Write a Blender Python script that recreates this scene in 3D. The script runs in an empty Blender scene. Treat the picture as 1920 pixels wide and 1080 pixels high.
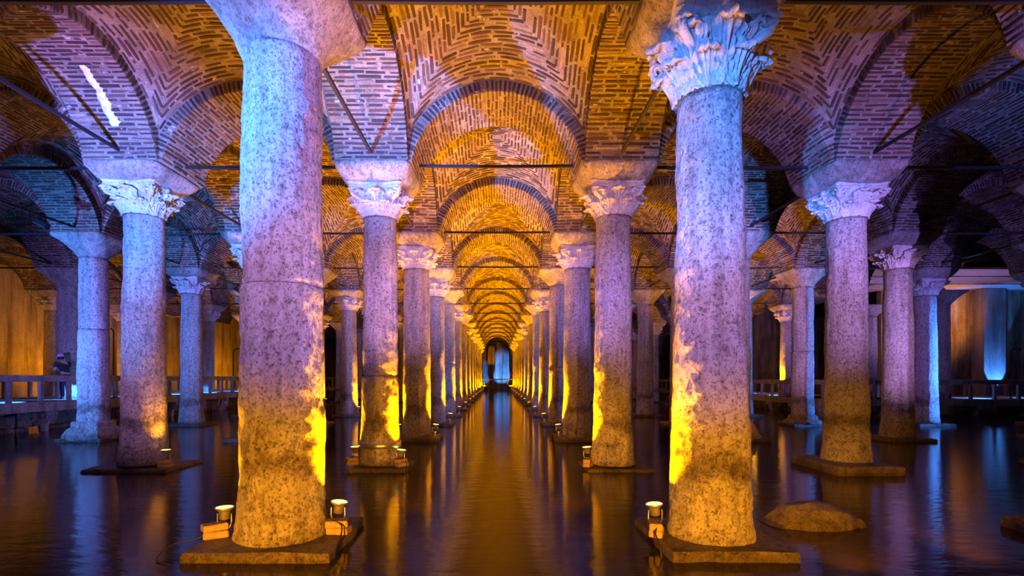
import bpy, math, random
import numpy as np
from mathutils import Vector, Matrix, noise

random.seed(7)
rng = np.random.default_rng(7)
sc = bpy.context.scene
COL = sc.collection

# ------------------------------------------------------------------ camera
S = 4.8                    # column spacing (m)
EYE = 1.844                # camera height above the water
D0 = 1.204                 # first column row, in spacings in front of the camera
cam = bpy.data.objects.new('camera', bpy.data.cameras.new('camera'))
COL.objects.link(cam)
cam.location = (0.02, 0, EYE)
cam.rotation_euler = (math.pi/2, 0, 0)
cam.data.sensor_fit = 'HORIZONTAL'
cam.data.sensor_width = 36
cam.data.lens = 963/1920*36
cam.data.shift_x = 27/1920
cam.data.shift_y = 169/1920
cam.data.clip_start = 0.05
cam.data.clip_end = 300
sc.camera = cam

# ------------------------------------------------------------------ world, exposure
w = bpy.data.worlds.new('world'); sc.world = w; w.use_nodes = True
w.node_tree.nodes['Background'].inputs[0].default_value = (0.10, 0.07, 0.14, 1)
w.node_tree.nodes['Background'].inputs[1].default_value = 0.05
sc.view_settings.view_transform = 'Standard'
sc.view_settings.look = 'None'
sc.view_settings.gamma = 1
sc.view_settings.use_curve_mapping = False
sc.view_settings.exposure = 0.2

AMBER = (1.0, 0.37, 0.0)
BLUE = (0.025, 0.16, 1.0)
VIOLET = (0.27, 0.19, 1.0)
SKY = (0.05, 0.24, 1.0)
MAUVE = (0.70, 0.36, 1.0)

def rowy(r):               # y of column row r (row 1 = nearest in view)
    return (D0 + r - 1)*S

def spot(name, loc, target, color, watts, angle, blend=0.6, radius=0.08):
    l = bpy.data.lights.new(name, 'SPOT')
    l.color = color; l.energy = watts; l.spot_size = math.radians(angle); l.spot_blend = blend
    l.shadow_soft_size = radius
    o = bpy.data.objects.new(name, l); COL.objects.link(o)
    o.location = loc
    o.rotation_euler = (Vector(target) - Vector(loc)).to_track_quat('-Z', 'Y').to_euler()
    return o

# floodlights that stand on the visitors' walkway behind and beside the camera
# (from x, y) (target x, y in spacings, height in m), colour, watts, cone
for (fx_, fy_), (tx_, ty_, tz_), c_, w_, a_ in (
    ((-1.25, -0.05), (-0.66, 1.2, 4.6), SKY, 34000, 25),
    ((-1.15, -1.2), (0.44, 1.2, 4.3), SKY, 44000, 13),
    ((0.35, -1.3), (-0.45, 1.2, 3.0), MAUVE, 9500, 15),
    ((-0.15, -1.3), (0.5, 1.2, 2.7), MAUVE, 9000, 14),
    ((-0.98, 0.10), (-1.5, 2.15, 5.7), SKY, 24000, 26),
    ((-0.98, 0.10), (-1.58, 1.88, 6.7), VIOLET, 14000, 27),
    ((-0.95, -1.2), (-1.45, 2.2, 2.4), MAUVE, 8000, 17),
    ((0.20, -1.4), (-0.5, 2.1, 6.6), VIOLET, 16000, 16),
    ((0.20, -1.4), (-0.5, 2.2, 4.0), MAUVE, 7000, 15),
    ((-0.20, -1.4), (0.5, 2.2, 4.4), MAUVE, 8000, 16),
    ((0.0, -1.2), (0.0, 2.1, 7.5), BLUE, 4500, 10),
    ((0.90, -0.6), (1.5, 2.15, 6.0), VIOLET, 12000, 24),
    ((0.90, -0.6), (1.5, 2.2, 3.8), MAUVE, 5000, 18),
    ((2.10, 0.6), (2.15, 2.2, 7.8), BLUE, 3000, 20),
    ((2.2, -0.4), (2.5, 3.2, 5.0), VIOLET, 9000, 28),
    ((2.2, -0.4), (2.5, 3.2, 3.4), MAUVE, 4500, 20),
    ((2.9, 0.2), (3.5, 4.2, 4.5), VIOLET, 8000, 30),
    ((2.0, 0.8), (2.5, 4.2, 4.2), MAUVE, 6000, 26),
    ((-2.3, 0.2), (-2.5, 3.2, 6.0), VIOLET, 7000, 30),
    ((-2.0, 0.6), (-3.0, 4.2, 4.0), VIOLET, 7000, 34),
    ((0.15, -0.6), (-0.5, 3.2, 4.2), MAUVE, 9000, 13),
    ((-0.15, -0.6), (0.5, 3.2, 4.2), VIOLET, 9000, 13),
    ((-0.9, -0.6), (-1.5, 3.2, 5.2), VIOLET, 6000, 16),
    ((1.0, -0.4), (1.45, 3.2, 4.6), MAUVE, 6000, 18),
    ((4.9, 5.6), (4.9, 6.0, 7.3), MAUVE, 800, 110),  # extra lamp added to brighten the flat ceiling panels
    ((-2.2, 0.2), (-1.52, 2.2, 3.4), SKY, 9000, 20),
):
    spot('walkway_floodlight', (fx_*S, fy_*S, 1.2), (tx_*S, ty_*S, tz_), c_, w_, a_, 1.0, 0.10)
spot('walkway_floodlight', (-0.1*S, -1.9*S, 1.2), (0.0*S, 2.0*S, 2.0), MAUVE, 500, 80, 1.0, 0.15)
spot('walkway_floodlight', (-3.05*S, 1.9*S, 1.5), (-2.2*S, 3.2*S, 3.8), SKY, 7000, 80, 0.8, 0.1)
spot('walkway_floodlight', (4.5*S, 3.75*S, 1.5), (2.9*S, 4.25*S, 2.8), SKY, 9000, 60, 0.8, 0.1)
spot('walkway_floodlight', (6.26*S, 6.46*S - 0.55, 0.5), (6.26*S, 6.46*S, 3.4), SKY, 1800, 44, 0.25, 0.04)
spot('base_floodlight', (-0.30*S, 0.20*S, 0.30), (-0.5*S, D0*S, 0.4), AMBER, 2700, 42, 1.0, 0.06)
spot('base_floodlight', (0.26*S, 0.20*S, 0.30), (0.5*S, D0*S, 0.4), AMBER, 2700, 42, 1.0, 0.06)
spot('base_floodlight', (0.95*S, 0.9*S, 0.30), (1.5*S, 2.2*S, 0.3), AMBER, 900, 40, 1.0, 0.06)
spot('base_floodlight', (0.12*S, 1.3*S, 0.30), (0.5*S, 2.2*S, 0.4), AMBER, 700, 44, 1.0, 0.06)
spot('base_floodlight', (-0.12*S, 1.3*S, 0.30), (-0.5*S, 2.2*S, 0.4), AMBER, 500, 44, 1.0, 0.06)

# ------------------------------------------------------------------ materials
def mat(name):
    m = bpy.data.materials.new(name); m.use_nodes = True
    nt = m.node_tree; nt.nodes.clear()
    out = nt.nodes.new('ShaderNodeOutputMaterial')
    b = nt.nodes.new('ShaderNodeBsdfPrincipled')
    nt.links.new(b.outputs[0], out.inputs[0])
    return m, nt, b

def N(nt, t, **kw):
    n = nt.nodes.new(t)
    for k, v in kw.items():
        setattr(n, k, v)
    return n

def noise_node(nt, scale, detail=6, rough=0.6, vec=None, dist=0.0):
    n = N(nt, 'ShaderNodeTexNoise')
    n.inputs['Scale'].default_value = scale
    n.inputs['Detail'].default_value = detail
    n.inputs['Roughness'].default_value = rough
    n.inputs['Distortion'].default_value = dist
    if vec is not None: nt.links.new(vec, n.inputs['Vector'])
    return n

def ramp(nt, fac, stops):
    r = N(nt, 'ShaderNodeValToRGB')
    e = r.color_ramp.elements
    e[0].position, e[0].color = stops[0][0], (*stops[0][1], 1)
    e[1].position, e[1].color = stops[-1][0], (*stops[-1][1], 1)
    for p, c in stops[1:-1]:
        x = e.new(p); x.color = (*c, 1)
    nt.links.new(fac, r.inputs[0])
    return r

def mixc(nt, fac, a, b, mode='MIX'):
    m = N(nt, 'ShaderNodeMix', data_type='RGBA', blend_type=mode)
    if isinstance(fac, (int, float)): m.inputs[0].default_value = fac
    else: nt.links.new(fac, m.inputs[0])
    for i, x in ((6, a), (7, b)):
        if isinstance(x, tuple): m.inputs[i].default_value = (*x, 1)
        else: nt.links.new(x, m.inputs[i])
    return m.outputs[2]

def bump(nt, bsdf, height, strength, dist=0.02):
    b = N(nt, 'ShaderNodeBump')
    b.inputs['Strength'].default_value = strength
    b.inputs['Distance'].default_value = dist
    nt.links.new(height, b.inputs['Height'])
    nt.links.new(b.outputs[0], bsdf.inputs['Normal'])

def wpos(nt):
    return N(nt, 'ShaderNodeNewGeometry').outputs['Position']

def mapping(nt, vec, scale):
    m = N(nt, 'ShaderNodeMapping'); m.inputs['Scale'].default_value = scale
    nt.links.new(vec, m.inputs['Vector'])
    return m.outputs[0]

def math_node(nt, op, a, b=None, clamp=False):
    m = N(nt, 'ShaderNodeMath', operation=op, use_clamp=clamp)
    for i, x in ((0, a), (1, b)):
        if x is None: continue
        if isinstance(x, (int, float)): m.inputs[i].default_value = x
        else: nt.links.new(x, m.inputs[i])
    return m.outputs[0]

def stone_material(name, light, mid, dark, pit=1.0, streak=0.5, relief=1.0):
    m, nt, b = mat(name)
    p = wpos(nt)
    big = noise_node(nt, 1.3, 6, 0.65, p)
    fine = noise_node(nt, 15, 9, 0.76, p)
    pits = noise_node(nt, 38, 3, 0.65, mapping(nt, p, (1, 1, 0.75)))
    chips = noise_node(nt, 7, 6, 0.72, mapping(nt, p, (1, 1, 0.55)), 0.8)
    st = noise_node(nt, 1.0, 6, 0.65, mapping(nt, p, (8, 8, 0.6)))
    c = ramp(nt, big.outputs[0], [(0.34, mid), (0.60, light)]).outputs[0]
    f = ramp(nt, fine.outputs[0], [(0.38, dark), (0.50, (1, 1, 1))]).outputs[0]
    c = mixc(nt, 0.9*pit, c, f, 'MULTIPLY')
    pm = ramp(nt, pits.outputs[0], [(0.37, (0.20, 0.17, 0.15)), (0.45, (1, 1, 1))]).outputs[0]
    c = mixc(nt, 0.8*pit, c, pm, 'MULTIPLY')
    cm = ramp(nt, chips.outputs[0], [(0.32, (0.42, 0.36, 0.33)), (0.46, (1, 1, 1))]).outputs[0]
    c = mixc(nt, 0.6*pit, c, cm, 'MULTIPLY')
    sm = ramp(nt, st.outputs[0], [(0.36, (0.38, 0.32, 0.28)), (0.55, (1, 1, 1))]).outputs[0]
    c = mixc(nt, streak, c, sm, 'MULTIPLY')
    # tide stain the falling water left on the stone
    sep = N(nt, 'ShaderNodeSeparateXYZ'); nt.links.new(p, sep.inputs[0])
    tn = noise_node(nt, 2.3, 7, 0.7, p)
    z = math_node(nt, 'ADD', sep.outputs[2], math_node(nt, 'MULTIPLY', math_node(nt, 'SUBTRACT', tn.outputs[0], 0.5), 1.0))
    tide = ramp(nt, math_node(nt, 'MULTIPLY', z, 0.5), [(0.0, (0.4, 0.34, 0.28)), (0.10, (0.95, 0.9, 0.85)), (0.36, (0.95, 0.92, 0.9)), (0.46, (0.30, 0.24, 0.19)), (0.51, (0.40, 0.34, 0.29)), (0.57, (0.88, 0.84, 0.80)), (0.75, (1, 1, 1))]).outputs[0]
    c = mixc(nt, 0.85, c, tide, 'MULTIPLY')
    # mottled crust that grew below the old water line
    mt = noise_node(nt, 5.5, 8, 0.75, p, 0.5)
    crust = ramp(nt, mt.outputs[0], [(0.38, (0.26, 0.20, 0.15)), (0.48, (1, 1, 1))]).outputs[0]
    below = ramp(nt, math_node(nt, 'MULTIPLY', z, 0.5), [(0.55, (1, 1, 1)), (0.85, (0, 0, 0))]).outputs[0]
    c = mixc(nt, math_node(nt, 'MULTIPLY', below, 0.6), c, mixc(nt, 1.0, c, crust, 'MULTIPLY'))
    nt.links.new(c, b.inputs['Base Color'])
    b.inputs['Roughness'].default_value = 0.5
    h = math_node(nt, 'ADD', math_node(nt, 'MULTIPLY', fine.outputs[0], 1.0), math_node(nt, 'MULTIPLY', pits.outputs[0], 0.35))
    h = math_node(nt, 'ADD', h, math_node(nt, 'MULTIPLY', chips.outputs[0], 0.8))
    bump(nt, b, h, 1.0, 0.11*relief)
    return m

M = {}
M['stone'] = stone_material('weathered_marble', (0.90, 0.84, 0.80), (0.70, 0.64, 0.60), (0.36, 0.31, 0.28))
M['stone_rough'] = stone_material('rough_marble', (0.70, 0.64, 0.58), (0.42, 0.37, 0.33), (0.30, 0.25, 0.22), 0.8, 0.6, 0.7)
M['carved'] = stone_material('carved_marble', (0.86, 0.81, 0.77), (0.70, 0.64, 0.60), (0.5, 0.44, 0.40), 0.45, 0.25, 0.35)
M['slab'] = stone_material('wet_slab_stone', (0.34, 0.28, 0.22), (0.20, 0.16, 0.13), (0.3, 0.26, 0.22), 0.9, 0.2, 0.5)

def brick_mat():
    m, nt, b = mat('old_red_brick')
    g = N(nt, 'ShaderNodeNewGeometry')
    oi = N(nt, 'ShaderNodeObjectInfo')
    r = math_node(nt, 'FRACT', math_node(nt, 'ADD', g.outputs['Random Per Island'], oi.outputs['Random']))
    c = ramp(nt, r, [(0.0, (0.035, 0.016, 0.012)), (0.55, (0.065, 0.030, 0.021)), (0.88, (0.12, 0.065, 0.045)), (1.0, (0.32, 0.24, 0.18))]).outputs[0]
    n = noise_node(nt, 24, 6, 0.7, g.outputs['Position'])
    c = mixc(nt, 0.7, c, ramp(nt, n.outputs[0], [(0.35, (0.45, 0.42, 0.4)), (0.65, (1.25, 1.2, 1.15))]).outputs[0], 'MULTIPLY')
    sm = noise_node(nt, 5.5, 5, 0.65, g.outputs['Position'])
    mask = ramp(nt, sm.outputs[0], [(0.60, (0, 0, 0)), (0.70, (1, 1, 1))]).outputs[0]
    c = mixc(nt, mask, c, (0.5, 0.43, 0.37))       # mortar smeared over the brick
    nt.links.new(c, b.inputs['Base Color']); b.inputs['Roughness'].default_value = 0.85
    bump(nt, b, n.outputs[0], 0.8, 0.012)
    return m
M['brick'] = brick_mat()

def mortar_mat():
    m, nt, b = mat('lime_mortar')
    p = wpos(nt)
    n1 = noise_node(nt, 2.2, 6, 0.65, p); n2 = noise_node(nt, 28, 6, 0.7, p)
    c = ramp(nt, n1.outputs[0], [(0.3, (0.28, 0.22, 0.18)), (0.65, (0.60, 0.52, 0.44))]).outputs[0]
    c = mixc(nt, 0.6, c, ramp(nt, n2.outputs[0], [(0.32, (0.4, 0.36, 0.33)), (0.6, (1.1, 1.1, 1.1))]).outputs[0], 'MULTIPLY')
    nt.links.new(c, b.inputs['Base Color']); b.inputs['Roughness'].default_value = 0.9
    bump(nt, b, math_node(nt, 'ADD', n2.outputs[0], noise_node(nt, 9, 5, 0.7, p).outputs[0]), 1.0, 0.10)
    return m
M['mortar'] = mortar_mat()

def plaster_mat(name, a, b_, streak=(0.3, 0.22, 0.18)):
    m, nt, b = mat(name)
    p = wpos(nt)
    n1 = noise_node(nt, 0.8, 7, 0.65, p); n2 = noise_node(nt, 14, 6, 0.7, p)
    st = noise_node(nt, 1.0, 7, 0.7, mapping(nt, p, (2.2, 2.2, 0.16)))
    c = ramp(nt, n1.outputs[0], [(0.3, a), (0.68, b_)]).outputs[0]
    c = mixc(nt, 0.85, c, ramp(nt, st.outputs[0], [(0.40, streak), (0.56, (1, 1, 1))]).outputs[0], 'MULTIPLY')
    c = mixc(nt, 0.6, c, ramp(nt, n2.outputs[0], [(0.33, (0.4, 0.35, 0.3)), (0.55, (1, 1, 1))]).outputs[0], 'MULTIPLY')
    nt.links.new(c, b.inputs['Base Color']); b.inputs['Roughness'].default_value = 0.85
    bump(nt, b, n2.outputs[0], 0.8, 0.02)
    return m
M['plaster'] = plaster_mat('stained_plaster', (0.36, 0.27, 0.18), (0.62, 0.50, 0.36))
M['concrete'] = plaster_mat('concrete', (0.32, 0.29, 0.28), (0.52, 0.48, 0.46), (0.5, 0.46, 0.44))
M['panel'] = plaster_mat('smooth_ceiling_panel', (0.50, 0.46, 0.46), (0.58, 0.54, 0.54), (0.85, 0.85, 0.85))

def simple(name, col, rough=0.5, metal=0.0, emit=None, estr=0.0, nscale=30, namt=0.4):
    m, nt, b = mat(name)
    p = N(nt, 'ShaderNodeTexCoord').outputs['Object']
    n = noise_node(nt, nscale, 5, 0.6, p)
    c = mixc(nt, namt, col, ramp(nt, n.outputs[0], [(0.35, (0.5, 0.5, 0.5)), (0.65, (1.15, 1.15, 1.15))]).outputs[0], 'MULTIPLY')
    nt.links.new(c, b.inputs['Base Color'])
    b.inputs['Roughness'].default_value = rough; b.inputs['Metallic'].default_value = metal
    if emit:
        b.inputs['Emission Color'].default_value = (*emit, 1); b.inputs['Emission Strength'].default_value = estr
    return m
M['iron'] = simple('dark_painted_iron', (0.022, 0.018, 0.026), 0.55, 0.3)
M['steel'] = simple('galvanised_steel', (0.55, 0.53, 0.5), 0.35, 0.8)
M['cable'] = simple('black_cable', (0.015, 0.013, 0.012), 0.6)
M['block'] = simple('yellow_brick_block', (0.40, 0.26, 0.13), 0.85, 0, None, 0, 18, 0.7)
M['lens_amber'] = simple('lit_amber_lens', (1, 0.8, 0.4), 0.3, 0, (1.0, 0.58, 0.08), 6, 5, 0)
M['lens_blue'] = simple('lit_blue_lens', (0.5, 0.7, 1), 0.3, 0, (0.25, 0.5, 1.0), 30, 5, 0)
M['skin'] = simple('skin', (0.62, 0.42, 0.33), 0.6, 0, None, 0, 12, 0.15)
M['dark_cloth'] = simple('dark_cloth', (0.03, 0.03, 0.05), 0.9, 0, None, 0, 40, 0.5)
M['denim'] = simple('dark_denim', (0.04, 0.06, 0.14), 0.9, 0, None, 0, 60, 0.5)
M['cap_cloth'] = simple('pale_cloth', (0.65, 0.7, 0.75), 0.9, 0, None, 0, 40, 0.3)
M['hair'] = simple('dark_hair', (0.02, 0.015, 0.012), 0.6, 0, None, 0, 80, 0.5)

def water_mat():
    m, nt, b = mat('dark_still_water')
    p = wpos(nt)
    n1 = noise_node(nt, 0.55, 6, 0.6, p)
    c = ramp(nt, n1.outputs[0], [(0.3, (0.020, 0.012, 0.010)), (0.7, (0.050, 0.030, 0.022))]).outputs[0]
    nt.links.new(c, b.inputs['Base Color'])
    b.inputs['Roughness'].default_value = 0.07
    b.inputs['IOR'].default_value = 1.33
    b.inputs['Specular IOR Level'].default_value = 0.36
    r1 = noise_node(nt, 1.0, 3, 0.5, mapping(nt, p, (2.2, 5.5, 1)))
    r2 = noise_node(nt, 1.0, 4, 0.6, mapping(nt, p, (9, 26, 1)))
    h = math_node(nt, 'ADD', r1.outputs[0], math_node(nt, 'MULTIPLY', r2.outputs[0], 0.22))
    bump(nt, b, h, 0.20, 0.03)
    return m
M['water'] = water_mat()

# ------------------------------------------------------------------ helpers
def mesh_from(name, verts, faces, material, smooth=False):
    me = bpy.data.meshes.new(name)
    me.from_pydata([tuple(v) for v in verts], [], [tuple(f) for f in faces])
    if material: me.materials.append(material)
    if smooth:
        me.polygons.foreach_set('use_smooth', [True]*len(me.polygons))
    me.update()
    return me

def obj(name, me, parent=None, loc=None, rotz=None, scale=None):
    o = bpy.data.objects.new(name, me); COL.objects.link(o)
    if parent is not None: o.parent = parent
    if loc is not None: o.location = loc
    if rotz is not None: o.rotation_euler = (0, 0, rotz)
    if scale is not None: o.scale = scale
    return o

def tag(o, label, cat, group=None, kind=None):
    o['label'] = label; o['category'] = cat
    if group: o['group'] = group
    if kind: o['kind'] = kind
    return o

def empty(name, loc=(0, 0, 0), rotz=0):
    o = bpy.data.objects.new(name, None); COL.objects.link(o)
    o.location = loc; o.rotation_euler = (0, 0, rotz); o.empty_display_size = 0.2
    return o

class MB:
    def __init__(s): s.v, s.f = [], []
    def add(s, v, f):
        k = len(s.v); s.v += [tuple(x) for x in v]; s.f += [tuple(i + k for i in q) for q in f]; return s
    def box(s, lo, hi, bev=0.0):
        x0, y0, z0 = lo; x1, y1, z1 = hi
        if bev <= 0:
            return s.add([(x0,y0,z0),(x1,y0,z0),(x1,y1,z0),(x0,y1,z0),(x0,y0,z1),(x1,y0,z1),(x1,y1,z1),(x0,y1,z1)],
                         [(3,2,1,0),(4,5,6,7),(0,1,5,4),(1,2,6,5),(2,3,7,6),(3,0,4,7)])
        b = bev
        rings = [(z0, b), (z0 + b, 0), (z1 - b, 0), (z1, b)]
        v, f = [], []
        for z, i in rings:
            v += [(x0+b,y0+i,z),(x1-b,y0+i,z),(x1-i,y0+b,z),(x1-i,y1-b,z),(x1-b,y1-i,z),(x0+b,y1-i,z),(x0+i,y1-b,z),(x0+i,y0+b,z)]
        for r in range(3):
            for k in range(8):
                f.append((r*8+k, r*8+(k+1) % 8, (r+1)*8+(k+1) % 8, (r+1)*8+k))
        f.append(tuple(range(7, -1, -1))); f.append(tuple(range(24, 32)))
        return s.add(v, f)
    def tube(s, pts, r, n=8, caps=True):
        pts = [Vector(p) for p in pts]
        rs = r if isinstance(r, (list, tuple)) else [r]*len(pts)
        v, f = [], []
        up = Vector((0.3, 0.2, 1)).normalized()
        for i, p in enumerate(pts):
            t = (pts[min(i+1, len(pts)-1)] - pts[max(i-1, 0)]).normalized()
            a = t.cross(up)
            if a.length < 1e-3: a = t.cross(Vector((1, 0, 0)))
            a.normalize(); c = t.cross(a)
            for k in range(n):
                th = 2*math.pi*k/n
                v.append(p + a*math.cos(th)*rs[i] + c*math.sin(th)*rs[i])
        for i in range(len(pts)-1):
            for k in range(n):
                f.append((i*n+k, (i+1)*n+k, (i+1)*n+(k+1) % n, i*n+(k+1) % n))
        if caps:
            f.append(tuple(range(n))); f.append(tuple(range((len(pts))*n-1, (len(pts)-1)*n-1, -1)))
        return s.add(v, f)
    def lathe(s, prof, n=24, cap=True):
        v, f = [], []
        for r, z in prof:
            for k in range(n):
                th = 2*math.pi*k/n
                v.append((r*math.cos(th), r*math.sin(th), z))
        for i in range(len(prof)-1):
            for k in range(n):
                f.append((i*n+k, i*n+(k+1) % n, (i+1)*n+(k+1) % n, (i+1)*n+k))
        if cap:
            f.append(tuple(range(n-1, -1, -1))); f.append(tuple(range((len(prof)-1)*n, len(prof)*n)))
        return s.add(v, f)
    def mesh(s, name, material, smooth=False):
        return mesh_from(name, s.v, s.f, material, smooth)
    def jitter(s, amp, sc_=3.0, seed=0.0):
        o = Vector((seed*13.7, seed*7.1, seed*3.3))
        s.v = [tuple(Vector(p) + noise.noise_vector(Vector(p)*sc_ + o)*amp) for p in s.v]
        return s

ORD = ['zeroth','first','second','third','fourth','fifth','sixth','seventh','eighth','ninth','tenth','eleventh','twelfth','thirteenth','fourteenth','fifteenth','sixteenth','seventeenth']
def rowname(r): return ORD[r] if r > 0 else ('nearest unseen' if r == 0 else 'hindmost unseen')

def px(p):                 # picture position of a point, used to pick out the bricks that show largest
    d = p[1]
    if d <= 0.1: return None
    return (933 + 963*(p[0]-0.02)/d, 709 - 963*(p[2]-EYE)/d)

# ------------------------------------------------------------------ heights of the arcade
Z_SPRING = EYE + 0.871*S
R_IN = 0.349*S
R_OUT = 0.394*S
ZC = Z_SPRING - 0.069*S
WA = 0.145*S               # half the width of an arch
CELL = S/2 - WA            # half the side of a vault cell
DOME = 0.075*S

# ------------------------------------------------------------------ bricks
def brick_mesh(name, seed):
    r = random.Random(seed)
    def j(a): return r.uniform(-a, a)
    v = []
    for z, i in ((-0.5, 0.0), (0.25, 0.0), (0.5, 1.0)):
        for sx, sy in ((-1,-1),(1,-1),(1,1),(-1,1)):
            v.append((sx*(0.5 - 0.045*i) + j(0.02), sy*(0.5 - 0.13*i) + j(0.06), z + j(0.03)*i))
    f = [(8,9,10,11)]
    for a in (0, 4):
        for k in range(4):
            f.append((a+k, a+(k+1) % 4, a+4+(k+1) % 4, a+4+k))
    return mesh_from(name, v, f, M['brick'])
BRICKS = [brick_mesh('brick', 11+i) for i in range(6)]
BV = [np.array([v.co[:] for v in b.vertices]) for b in BRICKS]
BF = np.array([tuple(p.vertices) for p in BRICKS[0].polygons])

def join_bricks(name, mats):
    """one mesh of many bricks; mats: list of (4x4 numpy, variant)"""
    V, F = [], []
    for k, (m, q) in enumerate(mats):
        V.append(BV[q] @ m[:3, :3].T + m[:3, 3]); F.append(BF + 12*k)
    V = np.vstack(V); F = np.vstack(F)
    me = bpy.data.meshes.new(name)
    me.vertices.add(len(V)); me.vertices.foreach_set('co', V.ravel())
    me.loops.add(F.size); me.loops.foreach_set('vertex_index', F.ravel())
    me.polygons.add(len(F)); me.polygons.foreach_set('loop_start', np.arange(0, F.size, 4)); me.polygons.foreach_set('loop_total', np.full(len(F), 4))
    me.materials.append(M['brick']); me.update(calc_edges=True)
    return me

def brick_mat4(T, B, Nn, c, L, th, dep):
    m = np.eye(4)
    T, B, c = np.array(T, float), np.array(B, float), np.array(c, float)
    a = random.gauss(0, 0.022); T, B = T*math.cos(a) + B*math.sin(a), B*math.cos(a) - T*math.sin(a)
    c = c + B*random.gauss(0, 0.005)
    m[:3, 0] = np.array(T)*L; m[:3, 1] = np.array(B)*th; m[:3, 2] = np.array(Nn)*dep; m[:3, 3] = c
    return m

def arch_bricks(rs):
    """bricks of an arch that spans along x; axis along y"""
    out = []
    a0 = math.asin((Z_SPRING - ZC)/R_IN)
    pitch = 0.080
    n = int(R_IN*(math.pi - 2*a0)/pitch)
    for k in range(n):
        a = a0 + (k + 0.5)*(math.pi - 2*a0)/n
        ca, sa = math.cos(a), math.sin(a)
        Nn = (-ca, 0, -sa)                       # towards the room
        T = (0, 1, 0)
        B = tuple(np.cross(Nn, T))
        y = -WA - 0.012
        first = True
        while y < WA - 0.05:
            L = rs.uniform(0.30, 0.45)
            if first and k % 2: L *= 0.55
            end = y + L
            last = end > WA - 0.17
            if last: end = WA + 0.012
            edge = first or last
            dep = (R_OUT - R_IN - 0.012) if edge else 0.06
            pr = rs.uniform(0.004, 0.016)
            rr = R_IN - pr + dep/2
            c = (rr*ca, (y + end)/2, ZC + rr*sa)
            out.append((brick_mat4(T, B, Nn, c, end - y, rs.uniform(0.040, 0.054), dep), rs.randrange(6)))
            y = end + rs.uniform(0.025, 0.055); first = False
    return out

def vault_z(u, v):
    t = np.maximum(np.abs(u), np.abs(v))/CELL
    mn = np.minimum(np.abs(u), np.abs(v))
    return ZC + np.sqrt(R_OUT**2 - mn**2) + DOME*(1 - t**1.6)

def vault_bricks(rs):
    out = []
    n = 20
    for web in range(4):
        ca, sa = [(1, 0), (0, 1), (-1, 0), (0, -1)][web]
        R = np.array([[ca, -sa, 0], [sa, ca, 0], [0, 0, 1]])
        for k in range(n):
            v = CELL*(1 - (k + 0.45)/n)
            us = np.linspace(-v, v, 60)
            zs = vault_z(us, np.full_like(us, v)) if v > 0 else None
            ds = np.hypot(np.diff(us), np.diff(zs)); s = np.concatenate([[0], np.cumsum(ds)])
            tot = s[-1]
            if tot < 0.16: continue
            pos = rs.uniform(-0.2, 0.02)
            dz = 1.6*DOME*(v/CELL)**0.6/CELL      # slope of the course surface across v
            while pos < tot - 0.06:
                L = rs.uniform(0.36, 0.52)
                a, e = max(pos, 0.01), min(pos + L, tot - 0.01)
                if e - a > 0.07:
                    sm = (a + e)/2
                    u = np.interp(sm, s, us); z = np.interp(sm, s, zs)
                    u1 = np.interp(sm + 0.02, s, us); z1 = np.interp(sm + 0.02, s, zs)
                    T = np.array([u1 - u, 0, z1 - z]); T /= np.linalg.norm(T)
                    B = np.array([0, 1, -dz]); B /= np.linalg.norm(B)
                    Nn = np.cross(T, B); Nn /= np.linalg.norm(Nn)
                    if Nn[2] > 0: Nn = -Nn
                    B = np.cross(Nn, T)
                    dep = 0.07
                    c = np.array([u, v, z]) + Nn*(rs.uniform(0.004, 0.018) - dep/2)
                    out.append((brick_mat4(R @ T, R @ B, R @ Nn, R @ c, e - a, rs.uniform(0.046, 0.060), dep), rs.randrange(6)))
                pos += L + rs.uniform(0.006, 0.022)
    return out

def arch_body():
    a0 = math.asin((Z_SPRING - ZC)/R_IN)
    n = 72
    prof = [(R_OUT + 0.10, -WA), (R_IN, -WA), (R_IN, -WA/3), (R_IN, WA/3), (R_IN, WA), (R_OUT + 0.10, WA)]
    v, f = [], []
    for i in range(n + 1):
        a = a0 + i*(math.pi - 2*a0)/n
        for r, y in prof:
            jr = 0 if r > R_IN else 0.006*noise.noise(Vector((a*9, y*3, 1.0)))
            v.append(((r+jr)*math.cos(a), y, ZC + (r+jr)*math.sin(a)))
    q = len(prof)
    for i in range(n):
        for k in range(q - 1):
            f.append((i*q+k, i*q+k+1, (i+1)*q+k+1, (i+1)*q+k))
    f.append(tuple(range(q))); f.append(tuple(range(n*q + q - 1, n*q - 1, -1)))   # beds on the imposts
    return mesh_from('arch_mortar', v, f, M['mortar'])

def vault_body():
    n = 56
    g = np.linspace(-CELL - 0.0, CELL + 0.0, n + 1)
    U, Vv = np.meshgrid(g, g, indexing='ij')
    Z = vault_z(U, Vv)
    v = [(U[i, j], Vv[i, j], Z[i, j] + 0.008*noise.noise(Vector((U[i, j]*3, Vv[i, j]*3, 0)))) for i in range(n+1) for j in range(n+1)]
    f = [(i*(n+1)+j, i*(n+1)+j+1, (i+1)*(n+1)+j+1, (i+1)*(n+1)+j) for i in range(n) for j in range(n)]
    return mesh_from('vault_mortar', v, f, M['mortar'])

ARCH_BODY, VAULT_BODY = arch_body(), vault_body()
ARCH_SETS = [arch_bricks(random.Random(100+i)) for i in range(3)]
VAULT_SETS = [vault_bricks(random.Random(200+i)) for i in range(3)]
ARCH_JOIN = [join_bricks('arch_bricks', s) for s in ARCH_SETS]
VAULT_JOIN = [join_bricks('vault_bricks', s) for s in VAULT_SETS]

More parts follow.
